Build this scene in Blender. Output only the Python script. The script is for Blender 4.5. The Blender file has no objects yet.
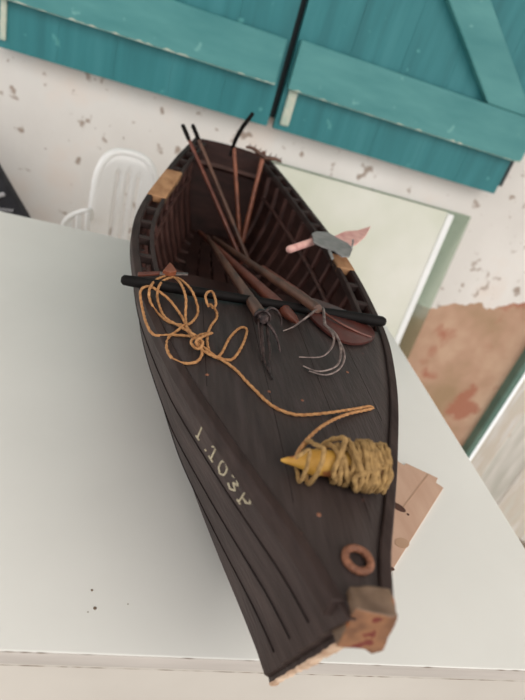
import bpy, bmesh, math, random
from mathutils import Vector, Matrix
random.seed(7)
C = bpy.context.scene.collection
T = 0.90                      # table-top height; everything is laid out relative to it, then raised
# ------------------------------------------------------------------ camera model
R = Matrix(((0.9532126796882182, -0.1794968406407535, -0.2432415907726185),
            (-0.11260620789390026, 0.5358986287332771, -0.8367392076779652),
            (0.2805448791643893, 0.8249809354898942, 0.4906129093825977)))
H, F = 0.38, 526.0
def _ray(px, py): return R @ Vector((px-262.5, -(py-350), -F))
def at(px, py, z):            # point of height z (above the table top) seen at a pixel
    w = _ray(px, py); t = (z-H)/w.z
    return Vector((0, 0, H)) + w*t
def aty(px, py, y):
    w = _ray(px, py); return Vector((0, 0, H)) + w*(y/w.y)

# ------------------------------------------------------------------ materials
def lin(c):
    return tuple(((v/255)/12.92 if v/255 <= .04045 else ((v/255+.055)/1.055)**2.4) for v in c)+(1,)
def mat(name, c1, c2=None, scale=20, rough=.6, metal=0, bump=0, bscale=60, stretch=(1,1,1), spec=.5,
        spots=None, spot_scale=30, spot_th=.62, c3=None, coat=0):
    m = bpy.data.materials.new(name); m.use_nodes = True
    nt = m.node_tree; N = nt.nodes; L = nt.links
    b = N['Principled BSDF']; b.inputs['Roughness'].default_value = rough; b.inputs['Metallic'].default_value = metal
    b.inputs['Specular IOR Level'].default_value = spec; b.inputs['Coat Weight'].default_value = coat
    tc = N.new('ShaderNodeTexCoord'); mp = N.new('ShaderNodeMapping'); mp.inputs['Scale'].default_value = stretch
    L.new(tc.outputs['Object'], mp.inputs['Vector'])
    col = None
    if c2 is None: b.inputs['Base Color'].default_value = lin(c1)
    else:
        n = N.new('ShaderNodeTexNoise'); n.inputs['Scale'].default_value = scale; n.inputs['Detail'].default_value = 6
        L.new(mp.outputs[0], n.inputs['Vector'])
        r = N.new('ShaderNodeValToRGB'); L.new(n.outputs['Fac'], r.inputs['Fac'])
        e = r.color_ramp.elements; e[0].position = .32; e[0].color = lin(c1); e[1].position = .68; e[1].color = lin(c2)
        if c3: x = e.new(.5); x.color = lin(c3)
        col = r.outputs['Color']
        if spots:
            n2 = N.new('ShaderNodeTexNoise'); n2.inputs['Scale'].default_value = spot_scale; n2.inputs['Detail'].default_value = 4
            L.new(tc.outputs['Object'], n2.inputs['Vector'])
            r2 = N.new('ShaderNodeValToRGB'); L.new(n2.outputs['Fac'], r2.inputs['Fac'])
            r2.color_ramp.elements[0].position = spot_th; r2.color_ramp.elements[0].color = (0,0,0,1)
            r2.color_ramp.elements[1].position = spot_th+.04; r2.color_ramp.elements[1].color = (1,1,1,1)
            mx = N.new('ShaderNodeMix'); mx.data_type = 'RGBA'
            L.new(r2.outputs['Color'], mx.inputs['Factor']); L.new(col, mx.inputs['A']); mx.inputs['B'].default_value = lin(spots)
            col = mx.outputs['Result']
        L.new(col, b.inputs['Base Color'])
    if bump:
        n3 = N.new('ShaderNodeTexNoise'); n3.inputs['Scale'].default_value = bscale; n3.inputs['Detail'].default_value = 5
        L.new(mp.outputs[0], n3.inputs['Vector'])
        bp = N.new('ShaderNodeBump'); bp.inputs['Strength'].default_value = bump; bp.inputs['Distance'].default_value = .002
        L.new(n3.outputs['Fac'], bp.inputs['Height']); L.new(bp.outputs[0], b.inputs['Normal'])
    m['col'] = 1
    return m
M = {}
M['deck'] = mat('deck_wood', (48,39,38), (62,52,51), 30, .5, spec=.28, stretch=(6,.7,1), bump=.35, bscale=90, spots=(84,58,52), spot_scale=75, spot_th=.72, c3=(54,45,43))
M['hull'] = mat('hull_wood', (44,32,30), (66,53,50), 22, .55, spec=.3, stretch=(1,.8,5), bump=.4, bscale=70, c3=(54,42,40))
M['rail'] = mat('rail_wood', (42,31,29), (62,49,46), 40, .6, spec=.2, stretch=(3,.6,3), bump=.3)
M['inner'] = mat('inner_hull_wood', (38,20,17), (62,37,32), 25, .6, spec=.25, stretch=(1,.6,3), bump=.3)
M['rib'] = mat('rib_wood', (54,32,28), (92,62,56), 30, .42, stretch=(1,3,1), bump=.3)
M['seam_lapshade'] = mat('deck_seam_lap_shadow', (22,16,16), (32,24,23), 40, .7, spec=.1)  # deck plank joints, and the shadow lines drawn along the hull laps
M['barewood'] = mat('bare_wood', (140,96,62), (190,146,106), 60, .7, stretch=(1,.5,1), bump=.3)
M['worn'] = mat('worn_pale_wood', (176,142,116), (220,196,172), 90, .8, bump=.6)
M['stem'] = mat('stem_wood', (84,64,48), (120,96,76), 60, .6, bump=.5, spots=(150,88,48), spot_scale=60, spot_th=.6)
M['stemcut'] = mat('stem_cut_wood', (98,64,42), (142,98,66), 90, .6, bump=.5, spots=(100,36,24), spot_scale=90, spot_th=.6)
M['black'] = mat('black_bar_wood', (14,12,12), (24,20,20), 60, .6, spec=.12, bump=.3)
M['pole'] = mat('red_brown_wood', (84,40,30), (122,68,52), 70, .38, stretch=(1,.3,1), bump=.3)
M['pole2'] = mat('brown_wood', (104,54,36), (150,88,60), 70, .4, stretch=(1,.3,1), bump=.3)
M['poled'] = mat('dark_handle_wood', (66,44,36), (112,78,62), 70, .45, stretch=(1,.3,1), bump=.3)
M['paddle'] = mat('paddle_wood', (58,26,22), (84,42,36), 50, .35, stretch=(1,.3,1), bump=.2)
M['iron'] = mat('dark_iron', (38,32,34), (84,68,66), 200, .35, metal=.6, bump=.5, bscale=300)
M['steel'] = mat('bright_wire', (84,72,70), (140,124,118), 200, .35, metal=.4)
M['grey'] = mat('grey_metal', (112,112,110), (134,132,130), 100, .6, metal=0, bump=.3)
M['pink'] = mat('pink_wood', (196,138,132), (222,178,168), 80, .55)
M['rust'] = mat('rusty_ring', (100,60,42), (142,92,66), 220, .65, bump=.7, bscale=400)
M['rope'] = mat('tan_rope', (146,98,58), (186,138,90), 300, .85)
M['rope2'] = mat('olive_tan_rope', (122,94,54), (168,134,84), 300, .85, bump=.3, bscale=500)
M['spindle'] = mat('yellow_wood', (176,128,48), (206,160,72), 60, .55, bump=.3, spots=(140,84,44), spot_scale=45, spot_th=.56)
M['paint'] = mat('cream_paint', (168,156,132), (206,196,168), 300, .7)
M['card'] = mat('brown_card', (186,150,128), (200,166,144), 12, .75, stretch=(4,1,1))
M['cardhole'] = mat('card_mark', (72,44,34), (84,52,40), 35, .8)
M['cardpale'] = mat('card_pale_mark', (172,138,112), (182,148,122), 35, .8)
M['table'] = mat('white_laminate', (218,217,212), (230,229,224), 3, .33, bump=.02)
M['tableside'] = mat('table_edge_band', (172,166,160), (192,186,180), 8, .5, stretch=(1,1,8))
M['apron'] = mat('table_apron', (184,178,170), (200,195,187), 5, .55)
M['dirt'] = mat('dirt_line', (96,78,62), (140,124,108), 90, .9)
M['plastic'] = mat('white_plastic', (244,244,242), (250,250,249), 5, .3)
M['blackcloth'] = mat('black_cloth', (28,28,34), (42,42,48), 60, .8)
M['whitemark'] = mat('white_mark', (190,190,194))
M['teal'] = mat('teal_paint', (28,108,114), (50,128,134), 5, .55, stretch=(5,1,.6), bump=.3, bscale=25, c3=(38,120,126), spots=(74,148,148), spot_scale=30, spot_th=.7)
M['teal2'] = mat('teal_paint_light', (60,130,132), (82,148,148), 6, .55, stretch=(1,1,4), bump=.3, bscale=25, spots=(104,164,162), spot_scale=30, spot_th=.68)
M['tealdark'] = mat('dark_gap', (14,34,38))
M['chip'] = mat('chipped_paint', (170,190,176), (205,205,188), 60, .8)
M['jamb'] = mat('green_jamb', (84,118,108), (112,140,128), 10, .6)
M['floor'] = mat('floor_cement', (128,112,98), (158,142,126), 6, .8, bump=.3)
M['ceil'] = mat('ceiling_plaster', (200,196,188), (215,211,204), 4, .9)
M['whitewash'] = mat('whitewash_planks', (240,238,228), (254,253,250), 8, .7, stretch=(1,8,.7), c3=(236,228,214), spots=(214,200,170), spot_scale=9, spot_th=.7)
M['whitewash2'] = mat('whitewash_grey', (216,216,206), (250,248,242), 8, .7, stretch=(1,8,.6), spots=(206,186,170), spot_scale=8, spot_th=.68)
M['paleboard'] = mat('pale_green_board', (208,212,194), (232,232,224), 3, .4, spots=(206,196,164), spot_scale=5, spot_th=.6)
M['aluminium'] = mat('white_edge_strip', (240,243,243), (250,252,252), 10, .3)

def wall_material():
    m = bpy.data.materials.new('chipped_white_plaster'); m.use_nodes = True
    nt = m.node_tree; N = nt.nodes; L = nt.links; b = N['Principled BSDF']; b.inputs['Roughness'].default_value = .85
    tc = N.new('ShaderNodeTexCoord')
    def noise(scale, det=5, w=0):
        n = N.new('ShaderNodeTexNoise'); n.inputs['Scale'].default_value = scale; n.inputs['Detail'].default_value = det
        L.new(tc.outputs['Object'], n.inputs['Vector']); return n
    def ramp(src, stops):
        r = N.new('ShaderNodeValToRGB'); L.new(src, r.inputs['Fac']); e = r.color_ramp.elements
        e[0].position, e[0].color = stops[0]; e[1].position, e[1].color = stops[1]
        for p, c in stops[2:]: x = e.new(p); x.color = c
        return r.outputs['Color']
    def mix(f, a, c):
        x = N.new('ShaderNodeMix'); x.data_type = 'RGBA'; L.new(f, x.inputs['Factor']); L.new(a, x.inputs['A'])
        if isinstance(c, tuple): x.inputs['B'].default_value = c
        else: L.new(c, x.inputs['B'])
        return x.outputs['Result']
    K = (0,0,0,1); W = (1,1,1,1)
    base = ramp(noise(3).outputs['Fac'], [(.3, lin((220,216,211))), (.7, lin((238,235,231)))])
    base = mix(ramp(noise(6).outputs['Fac'], [(.55, K), (.72, (.6,.6,.6,1))]), base, lin((228,212,200)))
    # small chips of darker render
    base = mix(ramp(noise(26, 3).outputs['Fac'], [(.635, K), (.69, (.8,.8,.8,1))]), base, lin((150,128,112)))
    base = mix(ramp(noise(55, 2).outputs['Fac'], [(.70, K), (.74, (.7,.7,.7,1))]), base, lin((134,112,98)))
    # bare brown render low on the right-hand part of the wall
    sep = N.new('ShaderNodeSeparateXYZ'); L.new(tc.outputs['Object'], sep.inputs[0])
    def math_(op, a, c):
        x = N.new('ShaderNodeMath'); x.operation = op
        for i, v in enumerate((a, c)):
            if isinstance(v, (int, float)): x.inputs[i].default_value = v
            else: L.new(v, x.inputs[i])
        return x.outputs[0]
    nz = math_('MULTIPLY', math_('SUBTRACT', noise(7, 6).outputs['Fac'], .5), .22)
    slope = math_('MULTIPLY', math_('SUBTRACT', sep.outputs['X'], 1.0), .22)
    zz = math_('ADD', math_('SUBTRACT', sep.outputs['Z'], slope), nz)
    low = math_('LESS_THAN', zz, -.13)
    right = math_('GREATER_THAN', math_('ADD', sep.outputs['X'], nz), .72)
    mask = math_('MULTIPLY', low, right)
    brown = ramp(noise(5, 8).outputs['Fac'], [(.35, lin((166,138,108))), (.65, lin((208,178,152))), (.5, lin((190,154,130)))])
    brown = mix(ramp(noise(9, 4).outputs['Fac'], [(.56, K), (.64, (.85,.85,.85,1))]), brown, lin((172,110,88)))
    col = mix(mask, base, brown)
    L.new(col, b.inputs['Base Color'])
    bp = N.new('ShaderNodeBump'); bp.inputs['Strength'].default_value = .5; bp.inputs['Distance'].default_value = .004
    L.new(noise(18, 6).outputs['Fac'], bp.inputs['Height']); L.new(bp.outputs[0], b.inputs['Normal'])
    return m
M['wall'] = wall_material()
def glass_material():
    m = bpy.data.materials.new('green_tinted_glass'); m.use_nodes = True
    nt = m.node_tree; N = nt.nodes; L = nt.links
    for n in list(N):
        if n.type != 'OUTPUT_MATERIAL': N.remove(n)
    out = [n for n in N if n.type == 'OUTPUT_MATERIAL'][0]
    t = N.new('ShaderNodeBsdfTransparent'); t.inputs['Color'].default_value = (.70,.74,.66,1)
    g = N.new('ShaderNodeBsdfGlossy'); g.inputs['Roughness'].default_value = .08; g.inputs['Color'].default_value = (.8,.9,.85,1)
    x = N.new('ShaderNodeMixShader'); x.inputs[0].default_value = .12
    L.new(t.outputs[0], x.inputs[1]); L.new(g.outputs[0], x.inputs[2]); L.new(x.outputs[0], out.inputs['Surface'])
    return m
M['glass'] = glass_material()

# ------------------------------------------------------------------ object helpers
def tag(o, label=None, cat=None, group=None, kind=None):
    if label: o['label'] = label
    if cat: o['category'] = cat
    if group: o['group'] = group
    if kind: o['kind'] = kind
    return o
def wloc(o):
    v = Vector((0,0,0))
    while o: v += o.location; o = o.parent
    return v
def thing(name, loc, label, cat, group=None):
    o = bpy.data.objects.new(name, None); C.objects.link(o); o.location = loc
    o.empty_display_size = .02
    return tag(o, label, cat, group)
def obj(name, bm, m, parent=None, smooth=True, origin=None, bevel=0, angle=40):
    """link a bmesh given in scene coordinates as one mesh object"""
    bmesh.ops.recalc_face_normals(bm, faces=bm.faces)
    org = wloc(parent) if parent else (Vector(origin) if origin else Vector((0,0,0)))
    bmesh.ops.translate(bm, verts=bm.verts, vec=-org)
    me = bpy.data.meshes.new(name); bm.to_mesh(me); bm.free()
    o = bpy.data.objects.new(name, me); C.objects.link(o)
    ms = m if isinstance(m, (list, tuple)) else [m]
    for k in ms: me.materials.append(k)
    if parent: o.parent = parent
    else: o.location = org
    if smooth:
        for p in me.polygons: p.use_smooth = True
        try: me.set_sharp_from_angle(angle=math.radians(angle))
        except Exception: pass
    if bevel:
        b = o.modifiers.new('bevel', 'BEVEL'); b.width = bevel; b.segments = 2; b.limit_method = 'ANGLE'
    return o
def box(bm, c, s, rot=None, mi=0):
    vs = []
    for x in (-.5,.5):
        for y in (-.5,.5):
            for z in (-.5,.5):
                v = Vector((x*s[0], y*s[1], z*s[2]))
                if rot: v = rot @ v
                vs.append(bm.verts.new(v+Vector(c)))
    for f in ((0,1,3,2),(4,6,7,5),(0,4,5,1),(2,3,7,6),(0,2,6,4),(1,5,7,3)):
        fc = bm.faces.new([vs[i] for i in f]); fc.material_index = mi
def bx(c, s, rot=None):
    bm = bmesh.new(); box(bm, c, s, rot); return bm
def b2(x0,x1,y0,y1,z0,z1):
    return bx(((x0+x1)/2,(y0+y1)/2,(z0+z1)/2),(x1-x0,y1-y0,z1-z0))
def prism(bm, pts, vec, mi=0):
    """extrude polygon pts (3-D) along vec"""
    a = [bm.verts.new(p) for p in pts]; b = [bm.verts.new(Vector(p)+Vector(vec)) for p in pts]
    n = len(pts)
    f = [bm.faces.new(a), bm.faces.new(b[::-1])]
    for i in range(n): f.append(bm.faces.new((a[i], b[i], b[(i+1)%n], a[(i+1)%n])))
    for q in f: q.material_index = mi
def catmull(P, n=8, closed=False):
    P = [Vector(p) for p in P]; out = []
    L = len(P)
    for i in range(L if closed else L-1):
        if closed: p0,p1,p2,p3 = P[i-1],P[i],P[(i+1)%L],P[(i+2)%L]
        else: p0,p1,p2,p3 = P[max(i-1,0)],P[i],P[i+1],P[min(i+2,L-1)]
        for k in range(n):
            t = k/n
            out.append(.5*((2*p1)+(p2-p0)*t+(2*p0-5*p1+4*p2-p3)*t*t+(3*p1-3*p2+p3-p0)*t**3))
    if not closed: out.append(P[-1])
    return out
def resample(P, step):
    out = [P[0].copy()]; acc = 0
    for a, b in zip(P, P[1:]):
        d = (b-a).length
        if d < 1e-9: continue
        while acc+d >= step:
            t = (step-acc)/d; a = a.lerp(b, t); out.append(a.copy()); d = (b-a).length; acc = 0
            if d < 1e-9: break
        acc += d
    out.append(P[-1].copy()); return out
def sweep(bm, P, rad, seg=10, strands=0, pitch=.008, closed=False, cap=True, flat=1.0, amp=.2):
    P = [Vector(p) for p in P]; n = len(P)
    tan = [((P[(i+1)%n] if closed else P[min(i+1,n-1)])-(P[i-1] if (closed or i) else P[0])).normalized() for i in range(n)]
    u = tan[0].orthogonal().normalized()
    if abs(tan[0].z) < .9: u = Vector((0,0,1)).cross(tan[0]).normalized()
    rings = []; s = 0
    for i in range(n):
        t = tan[i]; u = (u - t*u.dot(t)).normalized(); w = t.cross(u)
        if i: s += (P[i]-P[i-1]).length
        r = rad(i/(n-1)) if callable(rad) else rad
        ring = []
        for k in range(seg):
            a = 2*math.pi*k/seg
            rr = r*(1+amp*math.cos(strands*(a)-2*math.pi*s/pitch*strands/strands if strands else 0)) if strands else r
            ring.append(bm.verts.new(P[i]+u*math.cos(a)*rr+w*math.sin(a)*rr*flat))
        rings.append(ring)
    m = n if closed else n-1
    for i in range(m):
        A, B = rings[i], rings[(i+1)%n]
        for k in range(seg): bm.faces.new((A[k], A[(k+1)%seg], B[(k+1)%seg], B[k]))
    if cap and not closed:
        bm.faces.new(rings[0][::-1]); bm.faces.new(rings[-1])
    return bm
def tube(P, rad, **k):
    bm = bmesh.new(); return sweep(bm, P, rad, **k)
def rodprof(a, b, prof, seg=14, n=None):
    """straight round rod with radius profile [(t,r),...] from a to b"""
    a = Vector(a); b = Vector(b); bm = bmesh.new()
    d = (b-a).normalized(); u = d.orthogonal().normalized(); w = d.cross(u); rings = []
    for t, r in prof:
        c = a.lerp(b, t); rings.append([bm.verts.new(c+u*math.cos(2*math.pi*k/seg)*r+w*math.sin(2*math.pi*k/seg)*r) for k in range(seg)])
    for A, B in zip(rings, rings[1:]):
        for k in range(seg): bm.faces.new((A[k], A[(k+1)%seg], B[(k+1)%seg], B[k]))
    bm.faces.new(rings[0][::-1]); bm.faces.new(rings[-1])
    return bm
def interp(tab, x):
    if x <= tab[0][0]: return tab[0][1]
    if x >= tab[-1][0]: return tab[-1][1]
    n = len(tab)
    for i in range(n-1):
        if x <= tab[i+1][0]:
            x0,y0 = tab[i]; x1,y1 = tab[i+1]; h = x1-x0; t = (x-x0)/h
            m0 = (y1-tab[i-1][1])/(x1-tab[i-1][0]) if i else (y1-y0)/h
            m1 = (tab[i+2][1]-y0)/(tab[i+2][0]-x0) if i+2 < n else (y1-y0)/h
            return ((2*t**3-3*t*t+1)*y0+(t**3-2*t*t+t)*h*m0+(-2*t**3+3*t*t)*y1+(t**3-t*t)*h*m1)

# ------------------------------------------------------------------ the setting
def struct(name, bm, m, **k): return tag(obj(name, bm, m, **k), kind='structure')
WY = 1.40
struct('floor', b2(-1.7,3.0,-1.6,WY+.1,-T-.05,-T), M['floor'])
struct('wall_back', b2(-1.7,1.285,WY,WY+.1,-T,1.75), M['wall'])
struct('ceiling', b2(-1.8,3.0,-.2,WY+.1,1.75,1.85), M['ceil'])
# doorway with green jamb and whitewashed planks
struct('trim_1', b2(1.285,1.312,WY-.035,WY+.1,-T,1.35), M['jamb'], bevel=.003)
struct('trim_2', b2(1.285,1.95,WY-.035,WY+.1,1.35,1.40), M['jamb'], bevel=.003)
struct('wall_lintel', b2(1.285,1.95,WY,WY+.1,1.40,1.75), M['wall'])
bm = bmesh.new()
y = WY-.040; k = 0
for w in (.06,.10,.08,.11,.09,.10,.07,.10):
    d = (.0,.006,.002,.008,0,.005,.002,.006)[k]
    box(bm, (1.332+d, y-w/2, .225), (.03, w-.001, 2.24), mi=(0,1,0,0,1,0,1,0)[k]); y -= w; k += 1
bmesh.ops.rotate(bm, verts=bm.verts, cent=(1.317,WY-.04,0), matrix=Matrix.Rotation(.75, 3, 'Z'))
dr = struct('door_1', bm, [M['whitewash'], M['whitewash2']], smooth=False)
struct('wall_porch', b2(1.95,3.0,WY,WY+.1,-T,1.75), M['wall'])

# teal shutters of the window above
SB, SY = .205, WY-.036
def shutter(x0, x1, label, rail_z, rail_x, brace):
    t = thing('window_shutter', ((x0+x1)/2, SY, SB), label, 'shutter')
    n = 5; w = (x1-x0)/n
    bm = bmesh.new()
    for i in range(n):
        dz = 0
        box(bm, (x0+w*(i+.5), SY, SB+.475+dz/2), (w-.0003, .022, .95-dz))
    obj('plank_panel', bm, M['teal'], t, smooth=False, bevel=.0004)
    rs = []
    for z0, z1 in rail_z:
        rs.append(obj('rail', b2(rail_x[0], rail_x[1], SY-.034, SY-.0115, z0, z1), M['teal2'], t, smooth=False, bevel=.003))
        bm = bmesh.new(); n_ = 60; A = []          # flaked lower edge, one ragged strip
        for i in range(n_+1):
            xx = rail_x[0]+.002+(rail_x[1]-rail_x[0]-.004)*i/n_
            hh = .0006+(.0045*random.random() if random.random() < .3 else 0)
            A.append([bm.verts.new((xx, SY-.0345, z0+.0008)), bm.verts.new((xx, SY-.0345, z0+.0008+hh))])
        for p_, q_ in zip(A, A[1:]): bm.faces.new((p_[0], q_[0], q_[1], p_[1]))
        obj('chipped_edge', bm, M['chip'], rs[-1], smooth=False)
    if brace:
        bm = bmesh.new()
        for p, v in ((brace, (0,.022,0)),): prism(bm, [Vector((a, SY-.034, b)) for a, b in p], v)
        obj('brace', bm, M['teal2'], t, smooth=False, bevel=.003)
    return t
sl = shutter(-.385, .222, 'left teal plank window shutter with plain horizontal rails above the white wall', [(.297,.392),(.95,1.04)], (-.385,.212), None)
sr = shutter(.238, .872, 'right teal plank window shutter with a slanting brace above its bottom rail', [(.297,.400),(.95,1.04)], (.243,.885), [(.727,.4005),(.862,.4005),(.243,.895),(.243,.80)])
obj('bolt', b2(.250,.272,SY-.020,SY-.011,.218,.296), M['chip'], sr, smooth=False, bevel=.004)
obj('bolt', b2(-.378,-.366,SY-.02,SY-.011,.22,.36), M['chip'], sl, smooth=False, bevel=.003)
struct('window_1', b2(-.40,.90,WY-.02,WY+.05,.225,1.18), M['tealdark'])

# leaning sheets beside the boat
def leaning(x0, x1, zt, yt, yb, thick):
    a = Vector((x0, yb, -T)); b = Vector((x1, yb, -T)); c = Vector((x1, yt, zt)); d = Vector((x0, yt, zt))
    n = (b-a).cross(d-a).normalized()*thick
    bm = bmesh.new(); prism(bm, [a,b,c,d], -n); return bm
g = obj('glass_sheet', leaning(.24,.866,.124,1.394,1.306,.004), M['glass'], smooth=False, origin=(.55,1.31,-T))
tag(g, 'green tinted glass sheet leaning on the wall behind the pale board', 'glass')
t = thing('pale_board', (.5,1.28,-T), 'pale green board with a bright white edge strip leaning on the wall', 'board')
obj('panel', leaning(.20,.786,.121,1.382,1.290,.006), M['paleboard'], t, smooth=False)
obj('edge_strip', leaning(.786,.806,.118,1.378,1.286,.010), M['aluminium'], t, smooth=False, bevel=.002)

# ------------------------------------------------------------------ table
TX0, TX1, TY0, TY1 = -.55, .452, .202, .953
t = thing('table', ((TX0+TX1)/2, (TY0+TY1)/2, -T), 'white laminate table with a grey edge carrying the model boat', 'table')
bm = b2(TX0,TX1,TY0,TY1,-.016,0)
top = obj('tabletop', bm, [M['table'], M['tableside']], t, smooth=False, bevel=.0012)
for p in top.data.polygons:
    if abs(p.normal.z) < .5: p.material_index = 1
obj('apron', b2(TX0+.004,TX1-.004,TY0+.002,TY0+.022,-.12,-.0165), M['apron'], t, smooth=False, bevel=.001)
obj('apron', b2(TX0+.004,TX1-.004,TY1-.024,TY1-.004,-.12,-.0165), M['apron'], t, smooth=False)
obj('apron', b2(TX0+.004,TX0+.024,TY0+.022,TY1-.024,-.12,-.0165), M['apron'], t, smooth=False)
obj('apron', b2(TX1-.024,TX1-.004,TY0+.022,TY1-.024,-.12,-.0165), M['apron'], t, smooth=False)
for lx in (TX0+.05, TX1-.05):
    for ly in (TY0+.05, TY1-.052):
        obj('leg', b2(lx-.022,lx+.022,ly-.022,ly+.022,-T,-.0165), M['apron'], t, smooth=False, bevel=.002)
# grime where the edge band meets the top and the apron
random.seed(3)
for zz, dens in ((-.0004,.14),(-.0166,.5)):
    bm = bmesh.new(); A = []
    for i in range(201):
        hh = .00015+(random.uniform(.0003,.0011) if random.random() < dens else 0); xx = TX0+.002+(TX1-TX0-.004)*i/200
        A.append([bm.verts.new((xx, TY0-.0002, zz-hh/2)), bm.verts.new((xx, TY0-.0002, zz+hh/2))])
    for p_, q_ in zip(A, A[1:]): bm.faces.new((p_[0], q_[0], q_[1], p_[1]))
    obj('grime_line', bm, M['dirt'], t, smooth=False)
for px, py, r in ((92,590,.0010),(95,608,.0014),(88,612,.0005),(128,604,.0005)):
    bm = bmesh.new(); c = at(px, py, .0002); bmesh.ops.create_cone(bm, cap_ends=True, segments=7, radius1=r, radius2=r*.8, depth=.0004, matrix=Matrix.Translation(c))
    obj('speck', bm, M['dirt'], t)

# ------------------------------------------------------------------ boat hull
CX = .127
BEAM = [(.134,.010),(.155,.017),(.17,.022),(.205,.038),(.25,.058),(.33,.090),(.40,.112),(.45,.124),(.50,.131),(.58,.137),(.66,.137),(.75,.131),(.85,.117),(.95,.100),(1.08,.071)]
CHINE = [(.178,.003),(.22,.013),(.28,.029),(.37,.052),(.50,.078),(.60,.088),(.80,.086),(.95,.068),(1.04,.048)]
SHEER = [(.134,.168),(.25,.162),(.40,.157),(.55,.155),(.75,.160),(.95,.172),(1.08,.183)]
ZC = .020
def yst(z): return .174-(z-.035)/.13*.040
def ytr(z): return 1.040+(z-.02)/.16*.040
def hw(y): return interp(BEAM, y)
def hc(y): return interp(CHINE, y)
def sh(y): return interp(SHEER, y)
def rocker(y): return max(0, min(1, (.34-y)/.16))**1.4
def side(y, v, sgn, off=0, inset=0):
    """point on the hull side; y = station measured at the gunwale, v 0 gunwale .. 1 chine"""
    s = (y-.134)/(1.08-.134)
    zg = sh(y); zc = ZC+.017*rocker(y+.03); z = zg+(zc-zg)*v
    yy = yst(z)+(ytr(z)-yst(z))*s
    yc = yst(ZC)+(ytr(ZC)-yst(ZC))*s
    b = hw(y)+(.0065*math.exp(-((y-.62)/.13)**2) if sgn < 0 else 0); c = hc(yc)
    w = b+(c-b)*v+math.sin(math.pi*v)*.010*min(1, s*5)
    w = max(w+off-inset, .0008)
    return Vector((CX+sgn*w, yy, z))
NY = 64; NS = 4
ys = [.134+(1.08-.134)*(i/NY)**1.15 for i in range(NY+1)]
boat = thing('model_boat', (CX, .6, 0), 'dark brown wooden model rowing boat lying bow forward on the white table', 'model boat')
def hull_bm():
    bm = bmesh.new(); rows = []
    rowspec = []
    for k in range(NS):
        for j in range(4):
            rowspec.append(((k+j/3)/NS, .0036*(j/3)))
    for sgn in (-1, 1):
        grid = []
        for y in ys:
            line = [bm.verts.new(side(y, v, sgn, o)) for v, o in rowspec]
            e = side(y, 1, sgn, .0022); k_ = rocker(e.y); line.append(bm.verts.new((CX+(e.x-CX)*.5, e.y, .008+(.034-.008)*k_))); line.append(bm.verts.new((CX, e.y, .003+(.032-.003)*k_)))
            grid.append(line)
        for A, B in zip(grid, grid[1:]):
            for a, b, c, d in zip(A, A[1:], B[1:], B): bm.faces.new((a,b,c,d))
        # inner skin
        g2 = []
        for y in ys:
            line = [bm.verts.new(side(y, v/6, sgn, 0, .0045)) for v in range(7)]
            e = side(y, 1, sgn, 0, .0045); k_ = rocker(e.y); line.append(bm.verts.new((CX+(e.x-CX)*.5, e.y, .0125+.024*k_))); line.append(bm.verts.new((CX, e.y, .008+.027*k_)))
            g2.append(line)
        for A, B in zip(g2, g2[1:]):
            for a, b, c, d in zip(A, A[1:], B[1:], B):
                f = bm.faces.new((a,b,c,d)); f.material_index = 1
        for i in range(NY): bm.faces.new((grid[i][0], grid[i+1][0], g2[i+1][0], g2[i][0]))
        for end in (0, -1):
            bm.faces.new(grid[end]+g2[end][::-1])
    bmesh.ops.remove_doubles(bm, verts=bm.verts, dist=.00001)
    return bm
hull = obj('hull', hull_bm(), [M['hull'], M['inner']], boat, angle=25)
# dark tubes along the strake laps, a modelled stand-in for the lap shadow
for sgn in (-1, 1):
    for k in range(1, NS):
        obj('lap_shadow_line', tube([side(y, k/NS, sgn, .0034) for y in ys[1:]], .0010, seg=5), M['seam_lapshade'], boat)
# keel strip
bm = bmesh.new()
P = [yst(.03)+.006+(ytr(.02)-yst(.03)-.006)*i/40 for i in range(41)]
P = [Vector((CX, y, .0022+.0290*rocker(y))) for y in P]
sweep(bm, P, .0022, seg=6); obj('keel', bm, M['hull'], boat)
# stem post (from the head down the bow), worn pale along its front edge
def stem_pts(off): return [Vector((CX, yst(z)-off, z)) for z in (.004,.02,.05,.08,.11,.14,.168)]
bm = bmesh.new()
zs = [.032,.04,.05,.08,.11,.14,.152]; A = []
for z in zs:
    y = yst(z); wd = .003+.0030*(z/.166); A.append([bm.verts.new((CX-wd, y+.016, z)), bm.verts.new((CX-wd*.6, y-.004, z)), bm.verts.new((CX+wd*.6, y-.004, z)), bm.verts.new((CX+wd, y+.016, z))])
for a, b in zip(A, A[1:]):
    for i in range(4): bm.faces.new((a[i], a[(i+1)%4], b[(i+1)%4], b[i]))
bm.faces.new(A[0][::-1]); bm.faces.new(A[-1])
stem = obj('stem_post', bm, M['hull'], boat, smooth=False)
bm = bmesh.new(); random.seed(5); A = []
for i in range(34):
    z = .031+.119*i/33; y = yst(z)-.0040; wd = (.0018+.0032*(z/.166))*random.uniform(.75,1.2); e = .0012*random.uniform(.5,1.7)
    A.append([bm.verts.new((CX-wd, y, z)), bm.verts.new((CX-wd*.6, y-e, z)), bm.verts.new((CX+wd*.6, y-e, z)), bm.verts.new((CX+wd, y, z))])
for a, b in zip(A, A[1:]):
    for i in range(4): bm.faces.new((a[i], a[(i+1)%4], b[(i+1)%4], b[i]))
bm.faces.new(A[0][::-1]); bm.faces.new(A[-1])
tag(obj('worn_edge', bm, M['worn'], stem, smooth=False), 'pale splintered front edge of the stem')
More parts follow.
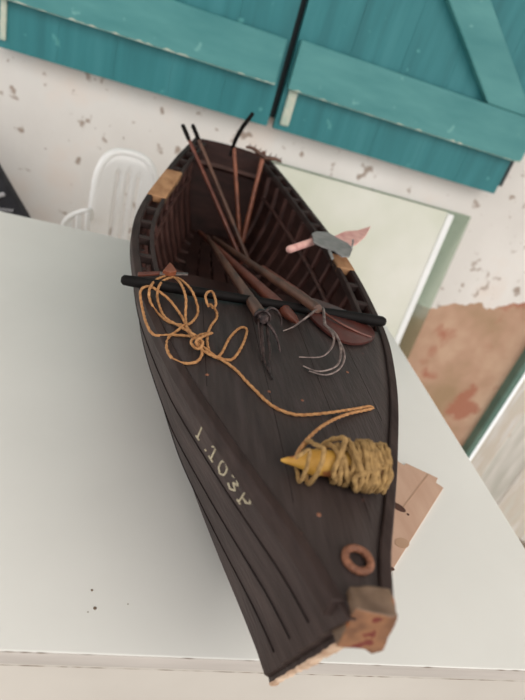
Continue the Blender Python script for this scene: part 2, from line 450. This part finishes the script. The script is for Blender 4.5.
# stem head: chunky block standing above the deck
bm = bmesh.new()
hx0, hx1, hy0, hy1, hz = CX-.0090, CX+.0160, .1325, .1475, .1745
vs = [(hx0,hy0-.001,.147),(hx1,hy0-.003,.148),(hx1,hy1,.147),(hx0,hy1,.147),(hx0+.0012,hy0+.002,hz-.001),(hx1-.001,hy0,hz-.002),(hx1-.002,hy1-.001,hz),(hx0+.002,hy1-.001,hz)]
v = [bm.verts.new(p) for p in vs]
for f, mi in (((0,3,2,1),0),((4,5,6,7),0),((0,1,5,4),1),((1,2,6,5),1),((2,3,7,6),0),((3,0,4,7),0)):
    q = bm.faces.new([v[i] for i in f]); q.material_index = mi
bmesh.ops.subdivide_edges(bm, edges=bm.edges[:], cuts=4, use_grid_fill=True)
random.seed(11)
for q in bm.verts:
    k = .0006+(.0012 if q.co.y < .130 else 0); q.co += Vector((random.uniform(-k,k), random.uniform(-k,k), random.uniform(-k,k)))
obj('stem_head', bm, [M['stem'], M['stemcut']], boat, bevel=.0012, angle=60)
# fore deck
DY1 = .462
def deckz(x, y):
    w = max(hw(y)-.006, .004); u = max(-1, min(1, (x-CX)/w))
    return sh(y)+.0005+.006*(1-u*u)*min(1, w/.05)
bm = bmesh.new(); A = []
dys = [.138+(DY1-.138)*i/40 for i in range(41)]
for y in dys:
    w = hw(y)-.0035
    A.append([bm.verts.new((CX+w*u/10, y, deckz(CX+w*u/10, y))) for u in range(-10, 11)])
for a, b in zip(A, A[1:]):
    for i in range(20): bm.faces.new((a[i], a[i+1], b[i+1], b[i]))
dk = obj('deck', bm, M['deck'], boat)
so = dk.modifiers.new('solid', 'SOLIDIFY'); so.thickness = .003; so.offset = -1
# plank seams: thin dark battens laid in the deck
bm = bmesh.new()
for x in (-.070,-.024,.022,.068):
    yy = [y for y in dys if hw(y)-.010 > abs(x)]
    if len(yy) < 3: continue
    P = [Vector((CX+x, y, deckz(CX+x, y)-.0001)) for y in yy]
    sweep(bm, P, .0003, seg=4)
obj('deck_seams', bm, M['seam_lapshade'], boat)
# deck beam under the aft edge
bm = bmesh.new(); w = hw(DY1)-.006
P = [Vector((CX+w*u/10, DY1-.004, deckz(CX+w*u/10, DY1)-.008)) for u in range(-10, 11)]
sweep(bm, P, .0045, seg=4); obj('deck_beam', bm, M['rail'], boat, smooth=False)
# gunwale rails (outside) and inwales (inside)
def railbm(sgn, ylist, o0, o1, z0, z1, vv=0):
    bm = bmesh.new(); A = []
    for y in ylist:
        p = side(y, 0, sgn); bx_ = p.x-CX
        q = [(bx_+sgn*o0, z0), (bx_+sgn*o1, z0), (bx_+sgn*o1, z1), (bx_+sgn*o0, z1)]
        A.append([bm.verts.new((CX+a, p.y, p.z+b)) for a, b in q])
    for a, b in zip(A, A[1:]):
        for i in range(4): bm.faces.new((a[i], a[(i+1)%4], b[(i+1)%4], b[i]))
    bm.faces.new(A[0][::-1]); bm.faces.new(A[-1]); return bm
for sgn in (-1, 1):
    obj('gunwale', railbm(sgn, [y for y in ys if y > .139], -.0035, .0040, -.011, .0022), M['rail'], boat, smooth=True, bevel=.001)
    iy = [DY1+(1.066-DY1)*i/36 for i in range(37)]
    obj('inwale', railbm(sgn, iy, -.0215, -.0165, -.007, .0018), M['rail'], boat, smooth=True, bevel=.0008)
    y = DY1+.020; k = 0
    while y < 1.04:
        p = side(y, 0, sgn)
        patch = (sgn < 0 and .735 < y < .86) or (sgn > 0 and .655 < y < .705)
        if not patch: obj('spacer_block', bx((p.x-sgn*.0105, y, p.z-.003), (.0145, .0085, .0085)), M['rail'], boat, smooth=False, bevel=.001)
        y += .050; k += 1
def patch(sgn, y0, y1):
    yl = [y0+(y1-y0)*i/8 for i in range(9)]
    tag(obj('repair_block', railbm(sgn, yl, -.0215, .0040, -.007, .0030), M['barewood'], boat, smooth=True, bevel=.0012), 'unpainted pale wood block let into the gunwale')
patch(-1, .730, .86); patch(1, .628, .672)
# ribs: bent frames from gunwale to gunwale
y = .485
while y < 1.05:
    bm = bmesh.new(); pts = []
    for sgn in (-1, 1):
        seq = [side(y, v/8, sgn, 0, .0062) for v in range(1, 9)]
        e = seq[-1]; seq += [Vector((CX+(e.x-CX)*.5, e.y, .0155)), Vector((CX+(e.x-CX)*.15, e.y, .0135))]
        pts = (pts+seq) if sgn < 0 else (pts+seq[::-1])
    pts = catmull(pts, 3)
    sweep(bm, pts, .0048, seg=6, flat=1.0); obj('rib', bm, M['rib'], boat); y += .050
# bottom boards
for i in range(-2, 3):
    bm = bmesh.new(); A = []
    for k in range(21):
        y = .47+.55*k/20; sc = hc(y)/.088
        xa, xb = CX+(i*.026-.0115)*sc, CX+(i*.026+.0115)*sc
        A.append([bm.verts.new((xa, y, .0185)), bm.verts.new((xb, y, .0185)), bm.verts.new((xb, y, .0215)), bm.verts.new((xa, y, .0215))])
    for a, b in zip(A, A[1:]):
        for j in range(4): bm.faces.new((a[j], a[(j+1)%4], b[(j+1)%4], b[j]))
    bm.faces.new(A[0][::-1]); bm.faces.new(A[-1])
    obj('bottom_board', bm, M['inner'], boat, smooth=False, bevel=.0008)
# side stringers that carry the seats, and a thwart low in the boat
for sgn in (-1, 1):
    P = [side(y, .36, sgn, 0, .0105) for y in [DY1+.57*i/20 for i in range(21)]]
    obj('stringer', tube(P, .0032, seg=6), M['rib'], boat)
def thwart(y0, y1, v):
    bm = bmesh.new(); p0 = [side(y0, v, s, 0, .012) for s in (-1,1)]; p1 = [side(y1, v, s, 0, .012) for s in (-1,1)]
    z = p0[0].z+.006
    prism(bm, [Vector((p0[0].x,p0[0].y,z)), Vector((p0[1].x,p0[1].y,z)), Vector((p1[1].x,p1[1].y,z)), Vector((p1[0].x,p1[0].y,z))], (0,0,-.005))
    obj('seat_board', bm, M['inner'], boat, smooth=False, bevel=.001)
thwart(.62,.665,.55)
# transom with a rail across its inner face
bm = bmesh.new()
outl = [side(1.08, v/10, -1) for v in range(11)]+[Vector((CX, ytr(ZC), .003))]+[side(1.08, v/10, 1) for v in range(10,-1,-1)]
topz = sh(1.08)
tops = [Vector((CX+.064*u, 1.0805, topz+.003+.003*(1-u*u))) for u in (.98,.5,0,-.5,-.98)]
prism(bm, outl+tops, (0,-.006,0)); obj('transom', bm, M['inner'], boat, smooth=False, bevel=.001)
w = .058
P = [Vector((CX+w*u/6, 1.062-abs(u/6)**2*.004, .146)) for u in range(-6,7)]
obj('transom_rail', tube(P, .006, seg=4), M['rib'], boat, smooth=False)
# rust ring on the fore deck
c = at(354.5, 557, .172); zr = deckz(c.x, c.y)+.0018
bm = bmesh.new()
P = [Vector((c.x+.0070*math.cos(a), c.y+.0070*math.sin(a), zr)) for a in [2*math.pi*i/32 for i in range(32)]]
sweep(bm, P, .0021, seg=10, closed=True); tag(obj('ring', bm, M['rust'], boat), 'rusty ring lying on the fore deck')
# nail heads
def ondeck(px, py, off=0):
    z = .165
    for _ in range(12):
        p = at(px, py, z); z = deckz(p.x, p.y)+off
    return at(px, py, z)
for px, py in ((218,428),(311,570),(272,502),(315,514),(267,391),(296,533),(205,374),(346,372),(330,444),(300,400)):
    c = ondeck(px, py, .0001)
    bm = bmesh.new(); bmesh.ops.create_cone(bm, cap_ends=True, segments=10, radius1=.0016, radius2=.0010, depth=.0007, matrix=Matrix.Translation(c))
    obj('nail_head', bm, M['rust'], boat)

# registration painted on the starboard strake, reading from aft towards the bow
GL = {'T': [[(0,1),(1,1)],[(.5,1),(.5,0)],[(.25,0),(.75,0)]],
      '.': [[(.35,0),(.5,.04)]],
      '1': [[(.1,.75),(.5,1),(.5,0)],[(.2,0),(.8,0)]],
      '0': [[(.5,1),(.85,.8),(.9,.5),(.85,.2),(.5,0),(.15,.2),(.1,.5),(.15,.8),(.5,1)]],
      '3': [[(.1,.85),(.5,1),(.9,.75),(.45,.55),(.9,.3),(.5,0),(.1,.15)]],
      'P': [[(.2,0),(.2,1),(.7,1),(.95,.75),(.7,.5),(.2,.5)],[(0,0),(.4,0)]]}
def lettering(text, y0, adv, wd, v_top, v_bot):
    bm = bmesh.new(); y = y0
    for ch in text:
        for st in GL[ch]:
            P = []
            for (a0,b0),(a1,b1) in zip(st, st[1:]):
                for k in range(4): P.append((a0+(a1-a0)*k/4, b0+(b1-b0)*k/4))
            P.append(st[-1])
            Q = []
            for a, b in P:
                v = v_bot+(v_top-v_bot)*b; f = (v*NS) % 1
                Q.append(side(y-a*wd, v, -1, .0036*f+.0003))
            sweep(bm, Q, .00065, seg=5)
        y -= adv*(.55 if ch == '.' else 1)
    return bm
tag(obj('registration', lettering('T.103P', .283, .0135, .0098, .108, .205), M['paint'], boat), 'cream painted number T.103P on the bow strake')

# ------------------------------------------------------------------ things on and in the boat
BZ = .1665
def bar():
    a = at(121, 279.5, .168); b = at(385, 322, .168)
    prof = [(0,.0022),(.008,.0046),(.05,.0052),(.3,.0046),(.7,.0046),(.9,.0056),(.985,.0056),(.997,.0042),(1,.002)]
    o = obj('wooden_bar', rodprof(a, b, prof, 16), M['black'], origin=(a+b)/2, angle=60)
    tag(o, 'black round bar laid across both gunwales behind the fore deck', 'bar')
bar()

# long tools lying aft to fore over the bar, business ends on the fore deck
def handle(name, a, b, r0, r1, m, parent, tip=False):
    if tip: prof = [(0,r0*.6),(.01,r0),(.5,(r0+r1)/2),(.88,r1),(.95,r1*.8),(.985,r1*.45),(1,.0006)]
    else: prof = [(0,r0*.6),(.01,r0),(.5,(r0+r1)/2),(.99,r1),(1,r1*.8)]
    return obj(name, rodprof(a, b, prof), m, parent, angle=60)
# A: fork with a bundle of long thin tines
a = at(207,237,.064); b = at(262,317,.1800)
fork = thing('garden_fork', b, 'dark handled miniature fork with thin drooping tines, leftmost tool on the fore deck', 'fork')
handle('handle', a, b, .0042, .0058, M['poled'], fork)
obj('socket', rodprof(b-(b-a).normalized()*.006, b+(b-a).normalized()*.009, [(0,.0061),(.5,.0064),(1,.0036)]), M['iron'], fork)
def dp(px, py, off): return ondeck(px, py, off)
tines = [[(262,318,.016),(266,322,.014),(268,335,.010),(270,352,.006),(269,368,.002),(272,379,.0012)],
         [(262,318,.016),(262,330,.012),(263,345,.008),(264,358,.004),(268,370,.0014)],
         [(264,318,.017),(270,326,.015),(276,336,.010),(279,346,.005),(280,352,.0014)],
         [(262,316,.018),(259,322,.014),(260,335,.009),(262,350,.004),(262,361,.0014)],
         [(263,314,.018),(270,308,.021),(277,311,.018),(281,319,.010),(281,326,.004)]]
for tn in tines:
    P = catmull([dp(x,y,o) for x,y,o in tn], 6)
    obj('tine', tube(P, lambda t: .0017-.0010*t, seg=8), M['iron'], fork)
obj('collar', tube([b+Vector((.0066*math.cos(i*.6),-.002,.0066*math.sin(i*.6))) for i in range(12)], .0014, seg=6), M['iron'], fork)
# B: plain stake with a blunt point
a = at(199,232,.048); b = at(298,323,.1735)
st = obj('wooden_stake', rodprof(a, b, [(0,.0026),(.01,.0044),(.5,.0056),(.86,.0066),(.93,.0062),(.975,.0044),(1,.0016)]), M['pole'], origin=b, angle=60)
tag(st, 'smooth red-brown stake with blunt pointed tip between fork and claw rake', 'stake')
# C: claw rake with curled wire prongs
a = at(213,238,.056); b = at(318,309,.1855)
cl = thing('claw_rake', b, 'brown handled claw rake with curled bright wire prongs resting on the deck', 'rake')
handle('handle', a, b, .0042, .0052, M['poled'], cl)
claws = [[(318,308,.022),(312,313,.022),(303,320,.016),(293,327,.007),(283,331,.0016)],
         [(318,308,.022),(323,309,.023),(324,318,.021),(325,325,.019)],
         [(324,324,.019),(331,331,.020),(334,340,.018),(330,350,.012),(320,357,.006),(299,357,.0016)],
         [(325,325,.019),(336,335,.020),(341,350,.016),(338,364,.009),(328,370,.005),(316,371,.003),(303,366,.0016)],
         [(336,335,.019),(343,350,.016),(344,360,.011),(338,370,.006),(325,375,.003),(309,371,.0016)]]
for i, tn in enumerate(claws):
    P = catmull([dp(x,y,o) for x,y,o in tn], 7)
    obj('prong' if i != 1 else 'shank', tube(P, (lambda t: .0013-.0006*t) if i != 1 else .0015, seg=8), M['steel'], cl)
# D: paddle with pointed blade under the bar
pc = thing('paddle', at(335,322,.170), 'reddish wooden paddle with pointed oval blade tucked under the claw rake', 'paddle')
a = at(262,268,.125); b = at(313,304,.168)
obj('shaft', rodprof(a, b, [(0,.003),(.02,.0044),(.8,.0050),(1,.0040)]), M['pole'], pc, angle=60)
edge = [(303,303),(311,299),(325,303),(345,311),(362,320),(373,331),(374,338),(366,343),(350,344),(333,337),(318,325),(308,314)]
bm = bmesh.new()
ctr = bm.verts.new(ondeck(338,322,.0085)); cb = bm.verts.new(ondeck(338,322,.0015))
loop = [Vector(ondeck(x,y,.0035)) for x,y in edge]; loop = catmull(loop, 3, True)
ta = [bm.verts.new(p+Vector((0,0,.0012))) for p in loop]; tb = [bm.verts.new(p-Vector((0,0,.0012))) for p in loop]
mid = [bm.verts.new(p.lerp(ctr.co, .45)+Vector((0,0,.0012))) for p in loop]
n = len(loop)
for i in range(n):
    j = (i+1)%n
    bm.faces.new((ta[i],ta[j],mid[j],mid[i])); bm.faces.new((mid[i],mid[j],ctr)); bm.faces.new((ta[j],ta[i],tb[i],tb[j])); bm.faces.new((tb[j],tb[i],cb))
obj('blade', bm, M['paddle'], pc, angle=50)
P = [ondeck(x,y,o) for x,y,o in ((313,304,.0085),(326,314,.0098),(340,323,.0098),(358,332,.0072),(371,337,.0052))]
obj('blade_ridge', tube(catmull(P,5), .0011, seg=6), M['pole'], pc)

# poles leaning over the stern
def stern_pole(name, base, tip, r, m, label, cat):
    t = thing(name, base, label, cat)
    d = (tip-base)
    obj('shaft', rodprof(base, tip, [(0,r*.8),(.02,r*1.15),(.5,r),(.97,r*.85),(1,r*.5)], 12), m, t, angle=60)
    return t
b1 = at(243,264,.040); b1.z = .040
t1 = stern_pole('boat_pole', b1, aty(183,126,.975), .0034, M['pole'], 'thin red-brown pole leaning over the stern corner, outermost of the pair', 'pole')
b1b = at(249,262,.046)
t2 = stern_pole('boat_pole', b1b, aty(193,126,.985), .0036, M['poled'], 'darker thin pole leaning over the stern, nearer the middle of the pair', 'pole')
for t_, tp, d in ((t1, aty(183,126,.975), b1), (t2, aty(193,126,.985), b1b)):
    dd = (tp-d).normalized()
    obj('tip_cap', rodprof(tp-dd*.026, tp+dd*.003, [(0,.0033),(.1,.0037),(.9,.0037),(1,.002)]), M['black'], t_)
# hoe with dark upright blade
b3 = at(240,246,.050); h3 = aty(234,148,1.00)
t3 = thing('hoe', b3, 'slim hoe leaning on the transom with a black curved blade sticking up', 'hoe')
obj('shaft', rodprof(b3, h3, [(0,.003),(.03,.0040),(.6,.0036),(1,.0034)]), M['pole2'], t3, angle=60)
P = catmull([aty(230,156,.998), aty(233,147,.999), aty(236,139,.992), aty(242,128,.985), aty(248,120,.978), aty(253,113,.975)], 6)
obj('blade', tube(P, lambda t: .0030+.0010*math.sin(t*3.1)+.001*t, seg=10, flat=.8), M['black'], t3)
# rake with toothed head
b4 = at(241,247,.052); h4 = aty(264,152,1.00)
t4 = thing('garden_rake', b4, 'orange-brown miniature rake leaning on the transom with short teeth on its head', 'rake')
obj('shaft', rodprof(b4, h4, [(0,.003),(.03,.0042),(.6,.0038),(1,.0042)]), M['pole2'], t4, angle=60)
ha, hb = aty(246,147,.992), aty(281,163,.992)
P = [ha.lerp(hb, i/8)+Vector((0,0,.003*math.sin(i*1.1))) for i in range(9)]
head = obj('rake_head', tube(P, lambda t: .0028+.0022*math.sin(math.pi*t), seg=10, flat=.8), M['poled'], t4)
for i in range(7):
    p = ha.lerp(hb, .06+.88*i/6)
    obj('tooth', rodprof(p, p+Vector((.002,-.001,.009+.002*(i%2))), [(0,.0013),(1,.0005)], 8), M['poled'], head)

# pink handled tool on the right gunwale
z1 = .170
q0, q1 = at(288,250,.174), at(322,238.5,.176)
pk = thing('hand_tool', at(330,242,z1), 'pink wooden handled tool with grey metal plate resting on the right gunwale', 'tool')
obj('handle', rodprof(q0, q1, [(0,.003),(.03,.0048),(.8,.0050),(1,.0045)]), M['pink'], pk, angle=60)
def slab(pts, z, th, m, name, parent, bevel=.0006):
    bm = bmesh.new(); prism(bm, [at(x,y,z) for x,y in pts], (0,0,-th)); return obj(name, bm, m, parent, smooth=False, bevel=bevel)
slab([(312,233),(317,231),(328,232),(338,238),(348,243),(353,248),(350,256),(342,256),(334,250),(322,246),(314,242)], .184, .0022, M['grey'], 'metal_plate', pk)
slab([(328,250),(331,249),(334,258),(332,259)], .182, .002, M['grey'], 'metal_spur', pk)
slab([(334,236),(345,231),(358,230),(371,226),(366,235),(357,243),(349,246),(342,240)], .1815, .0035, M['pink'], 'blade', pk)
P = [at(351,249,.184), at(353,243,.192), at(353,240,.198)]
obj('pin', tube(catmull(P,4), .0012, seg=8), M['grey'], pk)

# little knife lying by the left gunwale behind the bar
kn = thing('knife', at(172,273,.170), 'small knife with orange wood wedge and thin steel blade by left gunwale', 'knife')
slab([(160,271.5),(188,272.5),(188,274.5),(160,274)], .170, .0016, M['steel'], 'blade', kn, .0003)
slab([(163,270),(170,262),(173,265),(177,271),(170,272)], .1735, .005, M['pole2'], 'grip', kn)
slab([(138,272),(160,271),(160,273.5),(138,275)], .1695, .002, M['pole'], 'tang', kn, .0003)

# ------------------------------------------------------------------ rope
rp = thing('rope', ondeck(198,342,0), 'thin tan twisted rope looped on the fore deck and wound round the spindle', 'rope')
RR = .00112
seqs = [(208.7,307,7),(205.5,298,12.5),(207.5,292.5,12.5),(212.5,292,12.5),(216,302,12.5),(213.5,308,7),(210,304,7),(213,307,7),(216.5,312,1),(216.7,318,1),(211,326,1),(207.3,337,2),(208.5,349,1),
 (214,357,2),(221,354,1),(229,339,1),(237,330,1),(243.5,327.2,1),(247,331,1),(243,344,1),(235,357,1),(228,360,1),(217,357,2),(207,350,3),(198,342,5),
 (194,337,4),(174.6,335,1),(155,335,1),(147,325,1),(142.5,309,1),(140.2,294,7),(142.8,288,12.5),(149,286.5,12.5),(156,289.5,12.5),(169.6,300,7),(182,317,2),(188,331,3),(193,337,5),(190,331,6),
 (184,326,3),(167,321,1),(153,307,1),(149,292,12.5),(156,280,12.5),(169.6,276,8),(179.5,282,12.5),(185.7,297,12.5),(185.5,317,2),(188,330,6),(196,336,7),(190,332,7),
 (180,326.5,3),(165,317,2),(158.5,303,2),(157.5,291,12.5),(163,281,12.5),(174.6,277.4,9),(184,282,12.5),(193,293,12.5),(198,311,1),(192,322,1.5),(183,326,4),(177,331,2),
 (169,337,1),(166.4,346,1),(171,357,1),(182,363,1),(196,362,1),(202,354,2),(200,345,5),(195,338,7),(191,343,6),(198,349,5),(203,343,8),(198,336,8),(212,333,4),(204,336,9),(196,342,9),(201,349,4),
 (209,354,3),(222,360,1.2),(236,370,1),(246,381,1),(255,390,1),(265,400,1),(276,408,1),(290,413.5,1),(301,415,1),(318,414,1.5),(335,412,2.5),(355,409,2),(368,406.5,1.5),(373,407.8,1.5),(366,410,1.5),(350,413.5,3),(335,419,5),(321,427,8),(309.6,437,10),(300,449,14),(296,458,17)]
P = catmull([ondeck(x,y,RR*o) for x,y,o in seqs], 14)
P = resample(P, .0011)
bm = bmesh.new(); sweep(bm, P, RR, seg=9, strands=3, pitch=.0065, amp=.22); obj('line', bm, M['rope'], rp, angle=80)

# spindle: pointed yellow wood pin
dz = deckz(.127,.26)
s0 = at(281,460,dz+.006); s1 = at(384,467,dz+.014)
sp = obj('wooden_spindle', rodprof(s0, s1, [(0,.0008),(.04,.0018),(.12,.0032),(.20,.0046),(.24,.0070),(.30,.0078),(.5,.0082),(.8,.0084),(.97,.0084),(1,.005)], 18), M['spindle'], origin=s0.lerp(s1,.5), angle=45)
tag(sp, 'yellow wooden spindle with a pointed end lying inside the rope coil', 'spindle')
ax = (s1-s0).normalized(); up = Vector((0,0,1)); e1 = (up-ax*up.dot(ax)).normalized(); e2 = ax.cross(e1)
def around(t, ang, r, rz=None):
    return s0.lerp(s1, t)+e1*math.cos(ang)*(rz or r)+e2*math.sin(ang)*r
Q = [P[-1]]
random.seed(21)
# two loose turns, then the tight bundle
N1 = 40
turns = []
def turn(t0, t1, r0, r1, squash, n=14, a0=0, lift=0, wob=None):
    wob = random.uniform(-.0062,.0062) if wob is None else wob; ph = random.uniform(0,6.28)
    for i in range(n):
        a = a0+2*math.pi*i/n; f = i/n
        r = r0+(r1-r0)*f
        p = around(t0+(t1-t0)*f, a, r, r*squash)+ax*wob*math.cos(a-(0 if lift else ph))*(1 if lift else math.sin(math.pi*f)**.5 if f else 0)
        if p.z < dz+RR: p.z = dz+RR
        turns.append(p)
turn(.17,.24,.0125,.0115,1.1, a0=.3, lift=1, wob=.003); turn(.24,.47,.0125,.0135,1.25, a0=.3, lift=1, wob=.007)
tt = .46
for k in range(6):
    turn(tt, tt+.055, .0108+.0005*k+random.uniform(-.0008,.0012), .0112+.0005*k+random.uniform(-.0008,.0012), .95, a0=1.2); tt += .055+random.uniform(-.01,.012)
for k in range(6):
    t2_ = tt+random.uniform(-.02,.05)
    turn(tt, t2_, .0138+random.uniform(-.0018,.0018), .0138+random.uniform(-.0018,.0018), .95, a0=1.2); tt = min(.97, max(.78, t2_+.008))
for k in range(5):
    turn(.66+.05*k, .71+.045*k, .0150+random.uniform(-.001,.001), .0150, .95, a0=1.2)
cp = resample(catmull([P[-1]]+turns, 5), .0013)
RC = .0017
bm = bmesh.new(); sweep(bm, cp, lambda t: RR+(RC-RR)*min(1, t*8), seg=9, strands=3, pitch=.008, amp=.2); obj('coil', bm, M['rope2'], rp, angle=80)

# ------------------------------------------------------------------ brown card lying on the table beside the hull
cd = thing('card_piece', at(415,500,0), 'brown notched card lying flat on the table right of the bow', 'card')
P0, P1, P2, P3, P4 = [at(*p, .0022) for p in ((406,463),(438,478),(436,482.5),(443.6,487.6),(388,577))]
d = (P4-P3).normalized(); s_ = Vector((d.y, -d.x, 0)); s_ = s_ if s_.x < 0 else -s_
PL = P0+s_*.012
L0 = P0+d*.006; L1 = L0+s_*.075; L2 = P4+s_*.085; P4b = P4+d*.01
bm = bmesh.new(); prism(bm, [P0,P1,P2,P3,P4b,L2+d*.01,L1,L0], (0,0,-.0022)); obj('sheet', bm, M['card'], cd, smooth=False, bevel=.0003)
def blot(px, py, rx, ry, m, name, rot=0):
    c = at(px, py, .0023); bm = bmesh.new(); pts = []
    for i in range(20):
        a = 2*math.pi*i/20; q = Vector((rx*math.cos(a), ry*math.sin(a), 0)); q = Matrix.Rotation(rot, 3, 'Z') @ q; pts.append(c+q)
    prism(bm, pts, (0,0,.0003)); obj(name, bm, m, cd, smooth=False)
blot(398,507,.009,.005,M['cardhole'],'dark_spot',-.6); blot(408,514.5,.0016,.0014,M['cardhole'],'dark_spot'); blot(402,543,.0085,.006,M['cardpale'],'pale_spot',.3); blot(392,569,.0026,.002,M['cardhole'],'dark_spot')
m0 = at(428,474,.0024); bm = bmesh.new(); prism(bm, [m0, m0+Vector((.0014,0,0)), at(402,508,.0024)+Vector((.0014,0,0)), at(402,508,.0024)], (0,0,.0002)); obj('crease', bm, M['cardpale'], cd, smooth=False)

# ------------------------------------------------------------------ white plastic chair behind the table
ch = thing('plastic_chair', (-.10,1.16,-T), 'white plastic garden chair with slotted back behind the table', 'chair')
th = math.radians(14)
ux = Vector((math.cos(th), math.sin(th), 0)); nx = Vector((-math.sin(th), math.cos(th), 0))   # ux: across the back, nx: towards the seat
cc = Vector((-.068, 1.17, 0))
def cw(u, n, z): return cc+ux*u-nx*n*.55+Vector((0,0,z))
HB, WB = .098, .063
def backshape(u):   # height of the top edge over the half width
    k = min(1, abs(u)/WB); return HB-.10*(1-(1-k**3.0)**(1/3.0)) if k < 1 else HB-.10
bm = bmesh.new()
nu, nz = 26, 22; zl = -.34
def bcurve(u): return .03*(abs(u)/WB)**2
G = []
for i in range(nu+1):
    u = WB*math.sin((i/nu-.5)*math.pi); ztop = backshape(u)
    G.append([bm.verts.new(cw(u, bcurve(u)-.03*(z_/nz), ztop+(zl-ztop)*(1-z_/nz))) for z_ in range(nz+1)])
for i in range(nu):
    for j in range(nz):
        um = WB*math.sin(((i+.5)/nu-.5)*math.pi)
        slot = (3 <= j <= nz-3) and abs(um) < WB*.6 and (i % 3 == 1) and i > 9
        if not slot: bm.faces.new((G[i][j], G[i+1][j], G[i+1][j+1], G[i][j+1]))
bk = obj('backrest', bm, M['plastic'], ch, angle=60)
so = bk.modifiers.new('solid','SOLIDIFY'); so.thickness = .007
P = [cw(WB*math.sin((i/24-.5)*math.pi), bcurve(WB*math.sin((i/24-.5)*math.pi))-.03, backshape(WB*math.sin((i/24-.5)*math.pi))) for i in range(25)]
P = [P[0]+Vector((0,0,-.25))]+P+[P[-1]+Vector((0,0,-.25))]
obj('back_rim', tube(P, .0085, seg=10), M['plastic'], ch)
bm = bmesh.new(); prism(bm, [cw(-WB,.02,-.33), cw(WB,.02,-.33), cw(WB*1.08,.30,-.32), cw(-WB*1.08,.30,-.32)], (0,0,-.02)); obj('seat', bm, M['plastic'], ch, smooth=False, bevel=.006)
for u, n in ((-WB,.03),(WB,.03),(-WB*1.05,.28),(WB*1.05,.28)):
    p = cw(u,n,-.34); q = cw(u*1.12, n+(.02 if n > .1 else -.02), -T)
    obj('leg', rodprof(q, p, [(0,.018),(.5,.015),(1,.017)], 10), M['plastic'], ch)
# near arm with slats
A0, A1 = aty(66,222,1.05), aty(97,212,1.08)
P = catmull([aty(60,236,1.04), aty(66,221,1.045), aty(76,214,1.05), aty(90,211,1.06), cw(-WB,.0,-.05)], 6)
obj('armrest', tube(P, .007, seg=8, flat=.7), M['plastic'], ch)
for i in range(3):
    p = aty(69+9.5*i, 217-2.0*i, 1.05); q = aty(78+9.5*i, 250, 1.05); q.z = -.33
    P = [p, p.lerp(q,.3)+Vector((0,-.008,0)), p.lerp(q,.7)+Vector((0,-.004,0)), q]
    obj('arm_slat', tube(catmull(P,5), .0068, seg=8, flat=.6), M['plastic'], ch)

# black chair at the far left
bc = thing('black_chair', (-.52,1.2,-T), 'black upholstered chair with white marks on its back at the left edge', 'chair')
pts = [aty(25,217,1.22), aty(0,175,1.22)]
e = (pts[1]-pts[0]); tp = pts[1]+e*.55
xl = -.74
bm = bmesh.new(); prism(bm, [pts[0]+Vector((.02,0,-.30)), pts[0]+Vector((.012,0,-.02)), tp, Vector((xl+.10,tp.y,tp.z+.01)), Vector((xl,tp.y,tp.z-.12)), Vector((xl,tp.y,-.42))], (0,.04,0))
obj('backrest', bm, M['blackcloth'], bc, smooth=False, bevel=.008)
bm = bmesh.new()
for x0,y0,x1,y1 in ((-6,197,4,194),):
    P = [aty(x0,y0,1.214), aty(x1,y1,1.214)]; sweep(bm, P, .0045, seg=8)
for i in range(6):
    q = aty(-4+i*3.0, 210+.3*i, 1.216); sweep(bm, [q, q+Vector((.004,0,.006))], .0014, seg=6)
obj('white_marks', bm, M['whitemark'], bc)
obj('seat', b2(xl,-.30,1.0,1.22,-.36,-.31), M['blackcloth'], bc, smooth=False, bevel=.012)
for lx in (xl+.03,-.33):
    for ly in (1.02,1.235): obj('leg', b2(lx-.012,lx+.012,ly-.012,ly+.012,-T,-.34), M['black'], bc, smooth=False)

boat.rotation_euler.z = .006
for o in (t1, t2): o['group'] = 'pair of thin poles leaning over the stern'
for o in (sl, sr): o['group'] = 'teal window shutters'
# ------------------------------------------------------------------ raise the whole place so the floor is at zero
for o in C.objects:
    if o.parent is None: o.location.z += T

# ------------------------------------------------------------------ camera
cam = bpy.data.cameras.new('camera'); co = bpy.data.objects.new('camera', cam); C.objects.link(co)
cam.sensor_fit = 'VERTICAL'; cam.sensor_height = 36; cam.sensor_width = 27; cam.lens = F/700*36
co.matrix_world = Matrix.Translation((0,0,H+T)) @ R.to_4x4()
cam.clip_start = .01
cam.dof.use_dof = True; cam.dof.focus_distance = .46; cam.dof.aperture_fstop = 6.2
bpy.context.scene.camera = co

# ------------------------------------------------------------------ light: open porch, bright overcast daylight from the right and behind
w = bpy.data.worlds.new('sky'); bpy.context.scene.world = w; w.use_nodes = True
bg = w.node_tree.nodes['Background']; bg.inputs['Color'].default_value = (1.0,.98,.96,1); bg.inputs['Strength'].default_value = 1.0
def area(name, loc, target, sx, sy, power, col):
    l = bpy.data.lights.new(name, 'AREA'); l.shape = 'RECTANGLE'; l.size = sx; l.size_y = sy; l.energy = power; l.color = col
    o = bpy.data.objects.new(name, l); C.objects.link(o); o.location = loc
    o.rotation_euler = (Vector(target)-Vector(loc)).to_track_quat('-Z','Y').to_euler(); return o
l = bpy.data.lights.new('hazy_sun', 'SUN'); l.energy = 1.5; l.angle = math.radians(70); l.color = (1.0,.95,.88)
o = bpy.data.objects.new('hazy_sun', l); C.objects.link(o); o.location = (2,-1,3)
o.rotation_euler = Vector((-.62,.55,-.75)).to_track_quat('-Z','Y').to_euler()
s = bpy.context.scene
s.view_settings.view_transform = 'Standard'; s.view_settings.look = 'None'; s.view_settings.gamma = 1; s.view_settings.use_curve_mapping = False
s.view_settings.exposure = 0.30
